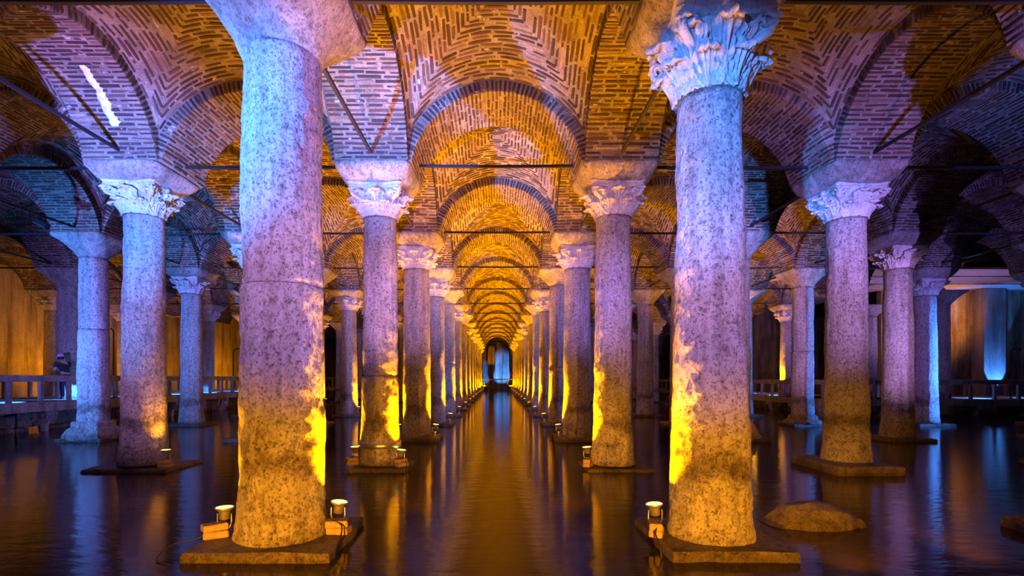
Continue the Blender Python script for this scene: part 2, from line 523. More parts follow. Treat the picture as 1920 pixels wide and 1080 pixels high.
def masonry(name, body, sets, joined, loc, rotz, label, cat, single, var):
    o = obj(name, body, None, loc, rotz)
    tag(o, label, cat, None, 'structure')
    if not single:
        c = obj('brick_courses', joined[var], o); c['kind'] = 'stuff'
        return o
    Rz = Matrix.Rotation(rotz, 4, 'Z'); Mw = Matrix.Translation(loc) @ Rz
    scored = []
    for i, (m, q) in enumerate(sets[var]):
        c = Mw @ Vector(m[:3, 3]); p = px(c); s = 0
        if p and -30 < p[0] < 1950 and -30 < p[1] < 1110:
            nn = (Rz.to_3x3() @ Vector(m[:3, 2])).normalized()
            view = (Vector((0, 0, EYE)) - c).normalized()
            s = np.linalg.norm(m[:3, 0])*(0.15 + max(nn.dot(view), 0.0))/c.y
        scored.append((s, i))
    scored.sort(reverse=True)
    top = [i for s, i in scored[:300] if s > 0]
    rest = [i for s, i in scored if i not in set(top)]
    for i in top:
        m, q = sets[var][i]
        b = bpy.data.objects.new('brick', BRICKS[q]); COL.objects.link(b); b.parent = o
        b.matrix_basis = Matrix([list(r) for r in m])
    if rest:
        c = obj('brick_courses', join_bricks('brick_rest', [sets[var][i] for i in rest]), o); c['kind'] = 'stuff'
    return o

def bay_phrase(b):
    if b == 0: return 'central aisle'
    side = 'left' if b < 0 else 'right'
    return f'{ORD[abs(b)]} aisle {side} of centre'
def file_phrase(fx):
    k = int(abs(fx) + 0.5); side = 'left' if fx < 0 else 'right'
    return f'{ORD[k]} file {side} of centre' if k > 1 else f'{side} side of central aisle'

ROWS_MAX = 16
def bay_ok(b, r):
    if abs(b) > 5: return False
    if r < 0: return abs(b) <= 2
    if r == 0: return abs(b) <= 3
    if abs(b) - 0.75 > (r + D0)*1.02: return False
    if r >= 4 and b >= 4: return False
    if r >= 8 and abs(b) > 3: return False
    if r >= 5 and abs(b) > 4 and b > 0: return False
    return r <= ROWS_MAX - 1

SINGLE_V = {(-1, 1), (0, 1), (1, 1), (0, 2), (2, 1)}
SINGLE_TA = {(-1, 2), (0, 2), (1, 2), (2, 2), (0, 3), (-1, 3), (1, 3)}
SINGLE_LA = {(-1.5, 1), (-0.5, 1), (0.5, 1), (1.5, 1), (-2.5, 2), (-0.5, 2), (0.5, 2), (2.5, 2)}
for r in range(-1, ROWS_MAX):
    for b in range(-5, 6):
        if not bay_ok(b, r): continue
        v = (r*7 + b*3) % 3
        masonry('ceiling_vault', VAULT_BODY, VAULT_SETS, VAULT_JOIN, (b*S, rowy(r) + S/2, 0), (math.pi/2)*((r + b) % 4),
                f'brick groin vault over the {bay_phrase(b)}, just beyond {rowname(r)} column row', 'vault', (b, r) in SINGLE_V, v)
for r in range(-1, ROWS_MAX + 1):
    for b in range(-5, 6):
        if not (bay_ok(b, r) or bay_ok(b, r-1)): continue
        masonry('ceiling_arch', ARCH_BODY, ARCH_SETS, ARCH_JOIN, (b*S, rowy(r), 0), 0 if (r+b) % 2 else math.pi,
                f'brick arch crossing the {bay_phrase(b)} at {rowname(r)} column row', 'arch', (b, r) in SINGLE_TA, (r*5 + b) % 3)
for r in range(-1, ROWS_MAX):
    for k in range(-6, 6):
        fx = k + 0.5
        if not (bay_ok(k, r) or bay_ok(k+1, r)): continue
        masonry('ceiling_arch', ARCH_BODY, ARCH_SETS, ARCH_JOIN, (fx*S, rowy(r) + S/2, 0), math.pi/2 if (r+k) % 2 else -math.pi/2,
                f'brick arch along the {file_phrase(fx)}, just beyond {rowname(r)} column row', 'arch', (fx, r) in SINGLE_LA, (r*3 + k) % 3)

M['lime'] = plaster_mat('white_lime_deposit', (0.75, 0.74, 0.74), (0.92, 0.92, 0.92), (0.7, 0.7, 0.7))
for o in list(COL.objects):
    if o.get('label', '').startswith('brick arch along the second file left of centre, just beyond first'):
        vv, ff = [], []
        flip = 1 if o.rotation_euler.z > 0 else -1
        for i in range(25):
            a = math.radians(31 + 36*i/24)
            for j in range(5):
                wd = (0.11 - 0.04*i/24)*(j - 2)/2*(1 + 0.3*noise.noise(Vector((i*0.4, 3, 0))))
                rr = R_IN - 0.030 + (0.034 if j in (0, 4) else 0) + (0.03 if i in (0, 24) else 0)
                vv.append((flip*rr*math.cos(a), -flip*(0.06 + wd + 0.05*noise.noise(Vector((i*0.25, 0, 0)))), ZC + rr*math.sin(a)))
        for i in range(24):
            for j in range(4):
                ff.append((i*5+j, i*5+j+1, i*5+j+6, i*5+j+5))
        obj('lime_streak', mesh_from('lime_streak', vv, ff, M['lime'], True), o)

# ------------------------------------------------------------------ shell: water, walls, upper ceiling
XL, XR, YB, YE = -5.0*S, 7.8*S, -2.9*S, 17.0*S
tag(obj('water', MB().add([(XL-1, YB-1, 0), (XR+1, YB-1, 0), (XR+1, YE+1, 0), (XL-1, YE+1, 0)], [(0,1,2,3)]).mesh('water', M['water'])),
    'dark still water flooding the cistern floor between the columns', 'water', None, 'structure')
def wallobj(name, lo, hi, m, label):
    return tag(obj(name, MB().box(lo, hi).mesh(name, m)), label, 'wall', None, 'structure')
HT = 9.0
wallobj('wall_left', (XL-0.4, YB, -0.5), (XL, YE, HT), M['plaster'], 'tall stained ochre plaster wall behind the walkway on the left')
wallobj('wall_right', (XR, YB, -0.5), (XR+0.4, YE, HT), M['plaster'], 'stained plaster wall at the far right beyond the frame')
wallobj('wall_rear', (XL, YB-0.4, -0.5), (XR, YB, HT), M['plaster'], 'stained plaster wall behind the viewpoint')
wallobj('wall_end', (XL, YE, -0.5), (XR, YE+0.4, HT), M['plaster'], 'blue and amber lit plaster wall closing the end of the central aisle')
wallobj('wall_side_room', (4.95*S, 6.62*S, -0.5), (XR, 6.62*S+0.4, HT), M['plaster'], 'brown stained wall behind the right walkway, under the flat pale ceiling')
wallobj('wall_back_right', (3.9*S, 8.3*S, -0.5), (4.95*S, 8.3*S+0.4, HT), M['plaster'], 'dark plaster wall deep behind the right walkway')
tag(obj('ceiling', MB().box((XL, YB, HT), (XR, YE, HT+0.3)).mesh('ceiling', M['concrete'])), 'dark concrete roof high above the brick vaults', 'ceiling', None, 'structure')
zp = EYE + 1.135*S
cp = tag(empty('ceiling_panel', (0, 0, 0)), 'flat pale ceiling panels hung over the walkway on the right', 'ceiling', None, 'structure')
for i, (x0, x1, y0, y1) in enumerate([(2.95, 4.3, 5.36, 6.9), (4.32, 5.9, 5.36, 6.60), (5.92, 7.75, 5.36, 6.60), (2.95, 4.3, 6.92, 8.25), (4.32, 4.93, 6.62, 8.25)]):
    obj('panel', MB().box((x0*S, y0*S, zp), (x1*S, y1*S, zp+0.12), 0.02).mesh('panel', M['panel']), cp)
for i in range(3):
    y = (5.7 + 0.45*i)*S
    obj('cover_strip', MB().box((2.95*S, y, zp-0.06), (7.7*S, y+0.08, zp+0.01)).mesh('cover_strip', M['concrete']), cp)

# pilaster of the side room
pl = tag(obj('wall_pilaster', MB().box((6.12*S, 6.46*S, -0.3), (6.40*S, 6.63*S, zp), 0.02).jitter(0.01).mesh('pilaster', M['concrete'])),
         'flat concrete pilaster glowing blue on the wall behind the right walkway', 'pilaster', None, 'structure')

# ------------------------------------------------------------------ columns
def shaft_mesh(name, r0, r1, z0, z1, seed, rough=0.02, n=56, flare=True, m=None):
    h = z1 - z0
    close = n >= 100
    rings = max(8, int(h/(0.035 if close else 0.085)))
    v, f = [], []
    off = Vector((seed*3.1, seed*5.7, seed*1.3))
    for i in range(rings + 1):
        t = i/rings; z = z0 + h*t
        r = r0 + (r1 - r0)*t
        if flare: r += 0.055*math.exp(-(z - z0)/0.35)
        if i == 0 or i == rings: r -= 0.012
        for k in range(n):
            a = 2*math.pi*k/n
            p = Vector((r*math.cos(a), r*math.sin(a), z))
            d = rough*(noise.noise(p*1.3 + off)*1.1 + noise.noise(p*4.5 + off)*0.5 + noise.noise(p*12 + off)*0.28)
            if close:
                q = Vector((p.x, p.y, p.z*0.8))
                d += 0.0075*noise.noise(q*17 + off) + 0.0055*noise.noise(q*31 + off) - 0.016*max(0, noise.noise(q*9 - off) - 0.28)
            s = 1 + d/r
            v.append((p.x*s, p.y*s, z))
    for i in range(rings):
        for k in range(n):
            f.append((i*n+k, i*n+(k+1) % n, (i+1)*n+(k+1) % n, (i+1)*n+k))
    f.append(tuple(range(n-1, -1, -1))); f.append(tuple(range(rings*n, (rings+1)*n)))
    me = mesh_from(name, v, f, m or M['stone'], True)
    return me

def ring_square(half, z, e, n=48, ey=1.0):
    """a ring of a superellipse with exponent e"""
    out = []
    for k in range(n):
        a = 2*math.pi*(k + 0.5)/n
        c, s_ = math.cos(a), math.sin(a)
        q = (abs(c)**e + abs(s_)**e)**(-1.0/e)
        out.append((half*q*c, half*q*s_*ey, z))
    return out
def loft(rings):
    n = len(rings[0]); v = [p for r in rings for p in r]; f = []
    for i in range(len(rings)-1):
        for k in range(n):
            f.append((i*n+k, i*n+(k+1) % n, (i+1)*n+(k+1) % n, (i+1)*n+k))
    f.append(tuple(range(n-1, -1, -1))); f.append(tuple(range((len(rings)-1)*n, len(rings)*n)))
    return v, f

def impost_mesh(seed, h):
    prof = [(0.50, 0.0, 6), (0.58, 0.015, 6), (0.655, 0.07, 6), (0.70, 0.5*h, 7), (0.735, 0.72*h, 9), (0.75, 0.9*h, 10), (0.745, h, 10)]
    b = MB().add(*loft([ring_square(a, z, e, 64, 1.04) for a, z, e in prof]))
    b.jitter(0.030, 2.6, seed).jitter(0.008, 11, seed)
    b.v = [(x, y, min(z, h)) if i < len(b.v) - 64 else (x, y, h) for i, (x, y, z) in enumerate(b.v)]
    return b.mesh('impost', M['stone_rough'], True)

def plain_capital_mesh(seed, r, h):
    prof = []
    for i in range(15):
        t = i/14
        e = 2 + 8*t**2.2
        half = r + 0.012 + (0.755 - r)*(t**1.05 if t < 0.72 else 0.72**1.05 + (1-0.72**1.05)*(1-(1-(t-0.72)/0.28)**2))
        prof.append((half, h*t, e))
    b = MB().add(*loft([ring_square(a, z, e, 64) for a, z, e in prof]))
    b.jitter(0.035, 2.2, seed).jitter(0.010, 9, seed)
    b.v = [(x, y, min(z, h)) if i < len(b.v) - 64 else (x, y, h) for i, (x, y, z) in enumerate(b.v)]
    return b.mesh('block_capital', M['stone_rough'], True)

def leaf_mesh(W, H, out_amt, name, lean=0.03):
    """acanthus leaf standing on the bell: x across, y outwards, z up; flutes fan out from the foot, lobed edges, the tip rolls over"""
    ns, nt_ = 34, 36
    v, f = [], []
    for i in range(ns + 1):
        s = i/ns
        if s < 0.66:
            q = s/0.66
            z = H*0.90*q; y = out_amt*0.34*q**2.4 + lean*q**1.5
        else:
            q = (s - 0.66)/0.34; th = q*math.pi*0.95
            rad = out_amt*0.34
            z = H*0.90 + rad*0.9*math.sin(th); y = out_amt*0.34 + lean + rad*(1 - math.cos(th))
        lobe = abs(math.sin(s*math.pi*3.6))
        wd = W*0.5*(0.78 + 0.26*lobe)*(0.86 + 0.22*math.sin(min(s, 0.75)/0.75*math.pi*0.75))*math.sqrt(max(0.03, 1 - 0.97*max(0, (s - 0.55)/0.45)**2.2))
        for j in range(nt_ + 1):
            t = -1 + 2*j/nt_
            x = wd*t
            phi = math.atan2(x, s*H*0.8 + 0.10*H)
            flute = math.cos(phi*19.0)*W*0.085*min(1, 0.15 + s*1.6)*(1 - 0.55*max(0, (s-0.7)/0.3))
            eye = -W*0.20*math.exp(-((abs(t) - 0.58)/0.15)**2)*math.exp(-((s*3.6 % 1.0) - 0.0)**2/0.030)*(1 if 0.15 < s < 0.8 else 0)
            eye += -W*0.20*math.exp(-((abs(t) - 0.58)/0.15)**2)*math.exp(-((s*3.6 % 1.0) - 1.0)**2/0.030)*(1 if 0.15 < s < 0.8 else 0)
            mid = W*0.07*math.exp(-(t/0.16)**2)
            edge = -W*0.13*t*t*(0.5 + 0.5*s)
            v.append((x, y + edge + flute + eye + mid + 0.028, z - 0.05*W*t*t*(1 if s > 0.6 else 0)))
    q = nt_ + 1
    for i in range(ns):
        for j in range(nt_):
            f.append((i*q+j, i*q+j+1, (i+1)*q+j+1, (i+1)*q+j))
    k = len(v)
    v += [(x, y - 0.03, z - (0.02 if z > H*0.9 else 0)) for x, y, z in v]
    for i in range(ns):
        for j in range(nt_):
            f.append((k+i*q+j, k+(i+1)*q+j, k+(i+1)*q+j+1, k+i*q+j+1))
    for i in range(ns):
        for j in (0, nt_):
            a, b2 = i*q+j, (i+1)*q+j
            f.append((a, b2, k+b2, k+a) if j == 0 else (a, k+a, k+b2, b2))
    for j in range(nt_):
        a = ns*q+j
        f.append((a, a+1, k+a+1, k+a))
    return mesh_from(name, v, f, M['carved'], True)

CAP_H = 0.62
LEAF_LO = leaf_mesh(0.32, 0.245, 0.19, 'leaf_low', 0.03)
LEAF_HI = leaf_mesh(0.36, 0.44, 0.21, 'leaf_high', 0.09)
LEAF_CORNER = leaf_mesh(0.26, 0.20, 0.20, 'leaf_corner', 0.07)

def bell_radius(r, z):
    t = z/CAP_H
    return r - 0.005 + 0.17*max(0, t)**1.6
def bell_mesh(r):
    return MB().lathe([(bell_radius(r, CAP_H*i/10)-0.01, CAP_H*i/10*0.95) for i in range(11)], 40).mesh('bell', M['carved'], True)
def abacus_mesh():
    n = 64; rings = []
    for z, k in ((0.0, 0.93), (0.03, 1.0), (0.06, 0.97), (0.10, 1.04), (0.105, 1.0)):
        rg = []
        for i in range(n):
            a = 2*math.pi*(i+0.5)/n
            c, s_ = math.cos(a), math.sin(a); mx = max(abs(c), abs(s_))
            off = abs(min(abs(c), abs(s_))/mx)               # 0 mid-side, 1 corner
            rad = min((0.445 + 0.085*off**1.6)/mx, 0.70)
            rg.append((rad*k*c, rad*k*s_, z))
        rings.append(rg)
    b = MB().add(*loft(rings))
    return b.mesh('abacus', M['carved'], False)
ABACUS = abacus_mesh()
def fleuron_mesh():
    b = MB().lathe([(0.02, -0.075), (0.055, -0.05), (0.075, 0.0), (0.055, 0.05), (0.02, 0.07)], 12)
    return b.mesh('fleuron', M['carved'], True)
FLEURON = fleuron_mesh()
def volute_mesh():
    pts, rs = [], []
    for i in range(30):
        t = i/29; a = -math.pi*0.55 + t*math.pi*3.4
        rad = 0.085*(1 - 0.80*t)
        pts.append((0, 0.085 + rad*math.cos(a), 0.0 + rad*math.sin(a))); rs.append(0.030*(1 - 0.5*t))
    b = MB().tube([(0, -0.12, -0.20), (0, -0.05, -0.12)] + pts, [0.022, 0.028] + rs, 8)
    b.v = [(x*1.8, y, z) for x, y, z in b.v]
    return b.mesh('volute', M['carved'], True)
VOLUTE = volute_mesh()

def place_leaf(parts, me, r, ang, z, name):
    c, s_ = math.cos(ang), math.sin(ang)
    # local x across -> tangent, y -> outward
    parts.append((name, me, Matrix(((s_, c, 0, r*c), (-c, s_, 0, r*s_), (0, 0, 1, z), (0, 0, 0, 1)))))

def capital_parts(r, turn):
    P = []
    for k in range(8):
        place_leaf(P, LEAF_LO, r + 0.0, turn + (k + 0.5)*math.pi/4, 0.0, 'leaf')
    for k in range(8):
        place_leaf(P, LEAF_HI, r - 0.005, turn + k*math.pi/4, 0.02, 'leaf')
    for k in range(4):
        a = math.pi/4 + k*math.pi/2
        place_leaf(P, LEAF_CORNER, r + 0.07, a, CAP_H - 0.34, 'corner_leaf')
        place_leaf(P, VOLUTE, r + 0.16, a, CAP_H - 0.165, 'volute')
        place_leaf(P, FLEURON, 0.455, k*math.pi/2, CAP_H - 0.05, 'fleuron')
    P.append(('abacus', ABACUS, Matrix.Translation((0, 0, CAP_H - 0.105))))
    return P

def join_meshes(name, plist, material):
    V, F, k = [], [], 0
    for _, me, mx in plist:
        V += [tuple(mx @ v.co) for v in me.vertices]
        F += [tuple(i + k for i in p.vertices) for p in me.polygons]; k += len(me.vertices)
    return mesh_from(name, V, F, material, True)

BELLS = {}
def get_bell(r):
    k = round(r, 2)
    if k not in BELLS: BELLS[k] = bell_mesh(k)
    return BELLS[k]
FAR_CAP = join_meshes('far_capital', [('bell', bell_mesh(0.35), Matrix())] + capital_parts(0.35, 0.0), M['carved'])
IMPOSTS = [impost_mesh(i+1, 0.27) for i in range(4)]

def slab_mesh(x0, x1, y0, y1, z0, z1, seed):
    n = 14
    b = MB()
    rings = []
    for z, i in ((z0, 0.0), (z1-0.03, 0.0), (z1, 0.025)):
        rg = []
        for (ax, ay, bx, by) in ((x0,y0,x1,y0), (x1,y0,x1,y1), (x1,y1,x0,y1), (x0,y1,x0,y0)):
            for k in range(n):
                t = k/n
                x, y = ax + (bx-ax)*t, ay + (by-ay)*t
                cx, cy = (x0+x1)/2, (y0+y1)/2
                x += (cx-x)*i; y += (cy-y)*i
                q = noise.noise_vector(Vector((x*2.5+seed*5, y*2.5, z*3)))*0.035 + noise.noise_vector(Vector((x*9+seed, y*9, z*9)))*0.012
                rg.append((x+q.x, y+q.y, z+q.z*0.35))
        rings.append(rg)
    b.add(*loft(rings))
    return b.mesh('plinth', M['slab'])

def torus_base(r, kind):
    if kind == 'bell':
        prof = [(r+0.30, 0.0), (r+0.30, 0.10), (r+0.24, 0.13), (r+0.20, 0.25), (r+0.09, 0.42), (r+0.05, 0.50), (r+0.02, 0.55)]
    elif kind == 'torus':
        prof = [(r+0.20, 0.0), (r+0.26, 0.05), (r+0.26, 0.12), (r+0.18, 0.17), (r+0.10, 0.21), (r+0.13, 0.26), (r+0.10, 0.32), (r+0.03, 0.36)]
    else:
        prof = [(r+0.33, 0.0), (r+0.34, 0.12), (r+0.22, 0.30), (r+0.13, 0.36), (r+0.13, 0.48), (r+0.10, 0.52)]
    n = 8 if kind == 'octagon' else 40
    return MB().lathe(prof, n).jitter(0.012, 3, r).mesh('moulded_base', M['stone_rough'], n > 8)

# what the photograph shows of each column: (file, row) -> options
SPEC = {
 (-0.5, 1): dict(r0=0.442, r1=0.412, top=0.744, cap='plain', joint=EYE + (709-524)*1.107/963*S, rough=0.030, slab=(-0.155, 0.155, -0.14, 0.14, 0.10), look='massive thick pitted column of two drums under a plain block capital'),
 (0.5, 1): dict(r0=0.430, r1=0.330, top=0.645, cap='leaf', capscale=(1.04, 1.32), rough=0.026, slab=(-0.135, 0.135, -0.135, 0.14, 0.10), look='large smooth tapering column with blue lit acanthus capital'),
 (1.5, 1): dict(r0=0.42, r1=0.355, top=0.68, cap='leaf', slab=(-0.19, 0.14, -0.13, 0.13, 0.14)),
 (-1.5, 2): dict(dx=-0.06, r0=0.415, r1=0.355, top=0.685, cap='leaf', slab=(-0.18, 0.17, -0.12, 0.14, 0.06), look='stout column with bright blue acanthus capital and small lamp at foot'),
 (-0.5, 2): dict(r0=0.385, r1=0.328, top=0.676, cap='leaf', band=True, joint=EYE + 0.05, slab=(-0.11, 0.13, -0.12, 0.12, 0.07), look='rough column with metal strap round its foot and two lamps'),
 (0.5, 2): dict(r0=0.400, r1=0.345, top=0.682, cap='leaf', slab=(-0.13, 0.15, -0.11, 0.13, 0.05), look='smooth column amber below and violet above with single lamp'),
 (1.5, 2): dict(r0=0.410, r1=0.355, top=0.672, cap='leaf', slab=(-0.16, 0.10, -0.19, 0.13, 0.17), look='violet column on thick square slab with worn leaf capital'),
 (-2.5, 3): dict(dx=-0.07, r0=0.410, r1=0.360, top=0.745, cap='plain', base='octagon', joint=EYE + 1.45, look='vivid blue column with flared plain capital and eight sided base'),
 (-1.5, 3): dict(r0=0.40, r1=0.36, top=0.68, cap='leaf'),
 (-0.5, 3): dict(r0=0.415, r1=0.38, top=0.67, cap='leaf', slab=(-0.12, 0.15, -0.12, 0.12, 0.12)),
 (0.5, 3): dict(r0=0.42, r1=0.375, top=0.675, cap='leaf', slab=(-0.15, 0.12, -0.12, 0.12, 0.12)),
 (1.5, 3): dict(r0=0.36, r1=0.33, top=0.73, cap='plain', base='bell', joint=EYE + 1.1),
 (2.5, 3): dict(r0=0.41, r1=0.35, top=0.675, cap='leaf'),
 (-3.5, 4): dict(r0=0.42, r1=0.40, top=0.74, cap='plain', joint=EYE + 0.95),
 (-2.5, 4): dict(r0=0.41, r1=0.37, top=0.685, cap='leaf'),
 (-0.5, 4): dict(r0=0.37, r1=0.33, top=0.66, cap='leaf'),
 (0.5, 4): dict(r0=0.38, r1=0.34, top=0.75, cap='plain', joint=EYE + 0.4),
 (2.5, 4): dict(r0=0.40, r1=0.37, top=0.74, cap='plain', base='torus', joint=EYE + 1.05),
 (3.5, 4): dict(r0=0.43, r1=0.37, top=0.67, cap='leaf'),
 (-0.5, 5): dict(r0=0.37, r1=0.34, top=0.75, cap='plain', joint=EYE + 0.7),
 (-1.5, 5): dict(r0=0.41, r1=0.35, top=0.68, cap='leaf'),
 (0.5, 5): dict(r0=0.38, r1=0.34, top=0.67, cap='leaf'),
 (1.5, 5): dict(r0=0.40, r1=0.36, top=0.74, cap='plain', joint=EYE + 0.75),
 (4.5, 5): dict(r0=0.37, r1=0.34, top=0.74, cap='plain'),
 (-3.5, 6): dict(r0=0.36, r1=0.34, top=0.68, cap='leaf'),
 (3.5, 6): dict(r0=0.38, r1=0.35, top=0.68, cap='leaf'),
 (0.5, 6): dict(r0=0.37, r1=0.34, top=0.75, cap='plain'),
 (-3.5, 7): dict(r0=0.38, r1=0.35, top=0.74, cap='plain'),
 (-0.5, 6): dict(r0=0.37, r1=0.34, top=0.68, cap='leaf'),
}
FAR_SHAFT = [shaft_mesh('far_shaft', 0.39, 0.345, 0.09, EYE + 0.68*S, 40+i, 0.015, 28) for i in range(3)]
FAR_SHAFT_P = [shaft_mesh('far_shaft_tall', 0.385, 0.345, 0.09, EYE + 0.745*S, 50+i, 0.015, 28) for i in range(3)]
FAR_PLAIN = plain_capital_mesh(9, 0.345, Z_SPRING - 0.004 - (EYE + 0.745*S))
FAR_SLAB = slab_mesh(-0.65, 0.62, -0.62, 0.62, -0.3, 0.10, 3)

def make_column(fx, r):
    sp = SPEC.get((fx, r))
    t = empty('column', (fx*S + (sp or {}).get('dx', 0), rowy(r), 0))
    side = file_phrase(fx)
    rg = random.Random(int(fx*20) + r*101)
    if sp is None:
        plain = rg.random() < 0.4
        look = 'plain capital' if plain else 'leafy capital'
        ztop = EYE + (0.745 if plain else 0.68)*S
        q = rg.randrange(3)
        obj('shaft', (FAR_SHAFT_P if plain else FAR_SHAFT)[q], t, None, rg.uniform(0, 6))
        if plain:
            obj('capital', FAR_PLAIN, t, (0, 0, ztop))
        else:
            obj('capital', FAR_CAP, t, (0, 0, ztop))
            obj('impost', IMPOSTS[q], t, (0, 0, ztop + CAP_H), None, (1, 1, (Z_SPRING - 0.004 - ztop - CAP_H)/0.27))
        obj('plinth', FAR_SLAB, t, None, rg.choice([0, math.pi/2, math.pi]))
        tag(t, f'stone column with {look}, {rowname(r)} row, on {side}', 'column', 'columns standing in the cistern water', 'thing')
        return t
    r0, r1 = sp['r0'], sp['r1']
    near = r <= 2
    seed = rg.randrange(1000)
    rough = sp.get('rough', 0.022)
    ztop = EYE + sp['top']*S
    zb = 0.09
    n = 150 if r == 1 else (110 if r == 2 else 64)
    base = sp.get('base')
    if base:
        bm_ = torus_base(r0, base)
        obj('moulded_base', bm_, t, (0, 0, 0.05))
        zb = 0.05 + max(v.co.z for v in bm_.vertices) - 0.01
    jz = sp.get('joint')
    if jz:
        rj = r0 + (r1 - r0)*(jz - zb)/(ztop - zb)
        obj('lower_drum', shaft_mesh('lower_drum', r0, rj + 0.004, zb, jz - 0.012, seed, rough, n, not base), t)
        obj('upper_drum', shaft_mesh('upper_drum', rj - 0.004, r1, jz + 0.004, ztop, seed+5, rough, n, False), t, (0.006, 0, 0))
        obj('joint_mortar', MB().lathe([(rj-0.03, jz-0.03), (rj-0.03, jz+0.03)], 32).mesh('joint', M['slab']), t)
    else:
        obj('shaft', shaft_mesh('shaft', r0, r1, zb, ztop, seed, rough, n, not base), t)
    if sp['cap'] == 'plain':
        obj('capital', plain_capital_mesh(seed % 17, r1, Z_SPRING - 0.004 - ztop), t, (0, 0, ztop))
    else:
        zt = ztop
        if r <= 4:
            cs = sp.get('capscale', (1, 1))
            cap = obj('capital', get_bell(r1), t, (0, 0, zt), None, (cs[0], cs[0], cs[1]))
            for nm, me, mx in capital_parts(round(r1, 2), 0.0):
                o = obj(nm, me, cap); o.matrix_basis = mx
        else:
            obj('capital', FAR_CAP, t, (0, 0, zt))
        obj('astragal', MB().lathe([(r1-0.01, -0.02), (r1+0.015, -0.012), (r1+0.018, 0.006), (r1-0.01, 0.018)], 48).mesh('astragal', M['slab'], True), t, (0, 0, zt))
        zi = zt + CAP_H*sp.get('capscale', (1, 1))[1]
        obj('impost', IMPOSTS[seed % 4], t, (0, 0, zi - 0.005), None, (1, 1, (Z_SPRING - 0.004 - zi + 0.005)/0.27))
    sl = sp.get('slab', (-0.14, 0.14, -0.13, 0.13, 0.09))
    obj('plinth', slab_mesh(sl[0]*S, sl[1]*S, sl[2]*S, sl[3]*S, -0.3, sl[4], seed % 13), t)
    if sp.get('band'):
        zz = EYE - (837-709)*2.12/963*S
        rb = r0 + (r1-r0)*(zz-zb)/(ztop-zb) + 0.052
        obj('metal_strap', MB().lathe([(rb-0.05, zz-0.06), (rb, zz-0.055), (rb, zz+0.055), (rb-0.05, zz+0.06)], 48, False).mesh('strap', M['steel'], True), t)
    look = sp.get('look')
    if look is None:
        look = {'plain': 'stone column with plain flared capital', 'leaf': 'stone column with carved leaf capital'}[sp['cap']]
        label = f'{look}, {rowname(r)} row, on {side}'
    else:
        label = look
    tag(t, label, 'column', 'columns standing in the cistern water', 'thing')
    return t

COLS = set()
for r in range(-1, ROWS_MAX):
    for k in range(-5, 5):
        fx = k + 0.5
        if r <= 0: continue
        else:
            if abs(fx) - 0.4 > (r - 1 + D0)*1.0: continue
            if r >= 9 and abs(fx) > 2.6: continue
            if r >= 7 and abs(fx) > 3.6: continue
            if r >= 7 and fx > 3.4: continue
        if fx > 4 and r < 4: continue
        COLS.add((fx, r)); make_column(fx, r)

# ------------------------------------------------------------------ iron tie rods
def rod(p, q, label, h=0.052):
    p, q = Vector(p), Vector(q)
    c = (p + q)/2; L = (q - p).length
    alongx = abs(q.x - p.x) > abs(q.y - p.y)
    b = MB()
    n = 10; rings = []
    for i in range(n+1):
        t = -L/2 + L*i/n
        sag = -0.012*(1 - (2*i/n - 1)**2)
        rings.append([(t, y*h/2, sag + z*h/2) for y, z in ((-1,-1),(1,-1),(1,1),(-1,1))])
    v, f = loft(rings)
    me = mesh_from('tie_rod', v, f, M['iron'])
    o = obj('tie_rod', me, None, c, 0 if alongx else math.pi/2)
    return tag(o, label, 'tie rod', 'iron tie rods between the column heads')
ZROD = EYE + 0.905*S
half = R_IN*math.cos(math.asin((ZROD - ZC)/R_IN)) + 0.015
for r in range(1, 15):
    for b in range(-4, 5):
        if not bay_ok(b, r): continue
        if r > 6 and b != 0: continue
        if r == 1 and abs(b) > 1: continue
        if b >= 4 and r >= 4: continue
        z = ZROD + random.Random(r*31+b).uniform(-0.03, 0.03)
        if r == 1: z = EYE + 0.886*S
        rod((b*S - half, rowy(r), z), (b*S + half, rowy(r), z), f'black iron tie rod crossing {bay_phrase(b)} at {rowname(r)} column row')
for r in range(1, 7):
    for k in range(-4, 4):
        fx = k + 0.5
        if abs(fx) - 0.2 > r + D0 or (r >= 4 and fx > 3): continue
        z = ZROD - 0.01 + random.Random(r*17+k).uniform(-0.04, 0.02)
        rod((fx*S, rowy(r) + S/2 - half, z), (fx*S, rowy(r) + S/2 + half, z), f'black iron tie rod along {file_phrase(fx)}, just beyond {rowname(r)} column row')

# ------------------------------------------------------------------ amber floodlights at the column feet
HOUSING = MB().lathe([(0.030, 0.0), (0.052, 0.01), (0.056, 0.085), (0.062, 0.10), (0.098, 0.125), (0.102, 0.14), (0.094, 0.142), (0.085, 0.128)], 20).mesh('housing', M['steel'], True)
LENS = MB().lathe([(0.088, 0.0), (0.084, 0.010), (0.05, 0.016), (0.01, 0.018)], 20).mesh('lens', M['lens_amber'], True)
LENS_B = MB().lathe([(0.088, 0.0), (0.084, 0.010), (0.05, 0.016), (0.01, 0.018)], 20).mesh('lens_blue', M['lens_blue'], True)
def bracket_mesh():
    b = MB()
    b.tube([(-0.075, 0, 0.07), (-0.078, 0, -0.02), (-0.06, 0, -0.085), (0.06, 0, -0.085), (0.078, 0, -0.02), (0.075, 0, 0.07)], 0.008, 6)
    b.box((-0.03, -0.03, -0.10), (0.03, 0.03, -0.078))
    return b.mesh('bracket', M['steel'])
BRACKET = bracket_mesh()
BLOCKM = MB().box((-0.125, -0.075, 0), (0.125, 0.075, 0.075), 0.012).jitter(0.008, 6, 2).mesh('block', M['block'])
PIPE = MB().lathe([(0.05, 0), (0.05, 0.02), (0.018, 0.03), (0.018, 0.3)], 10).mesh('stand', M['steel'])

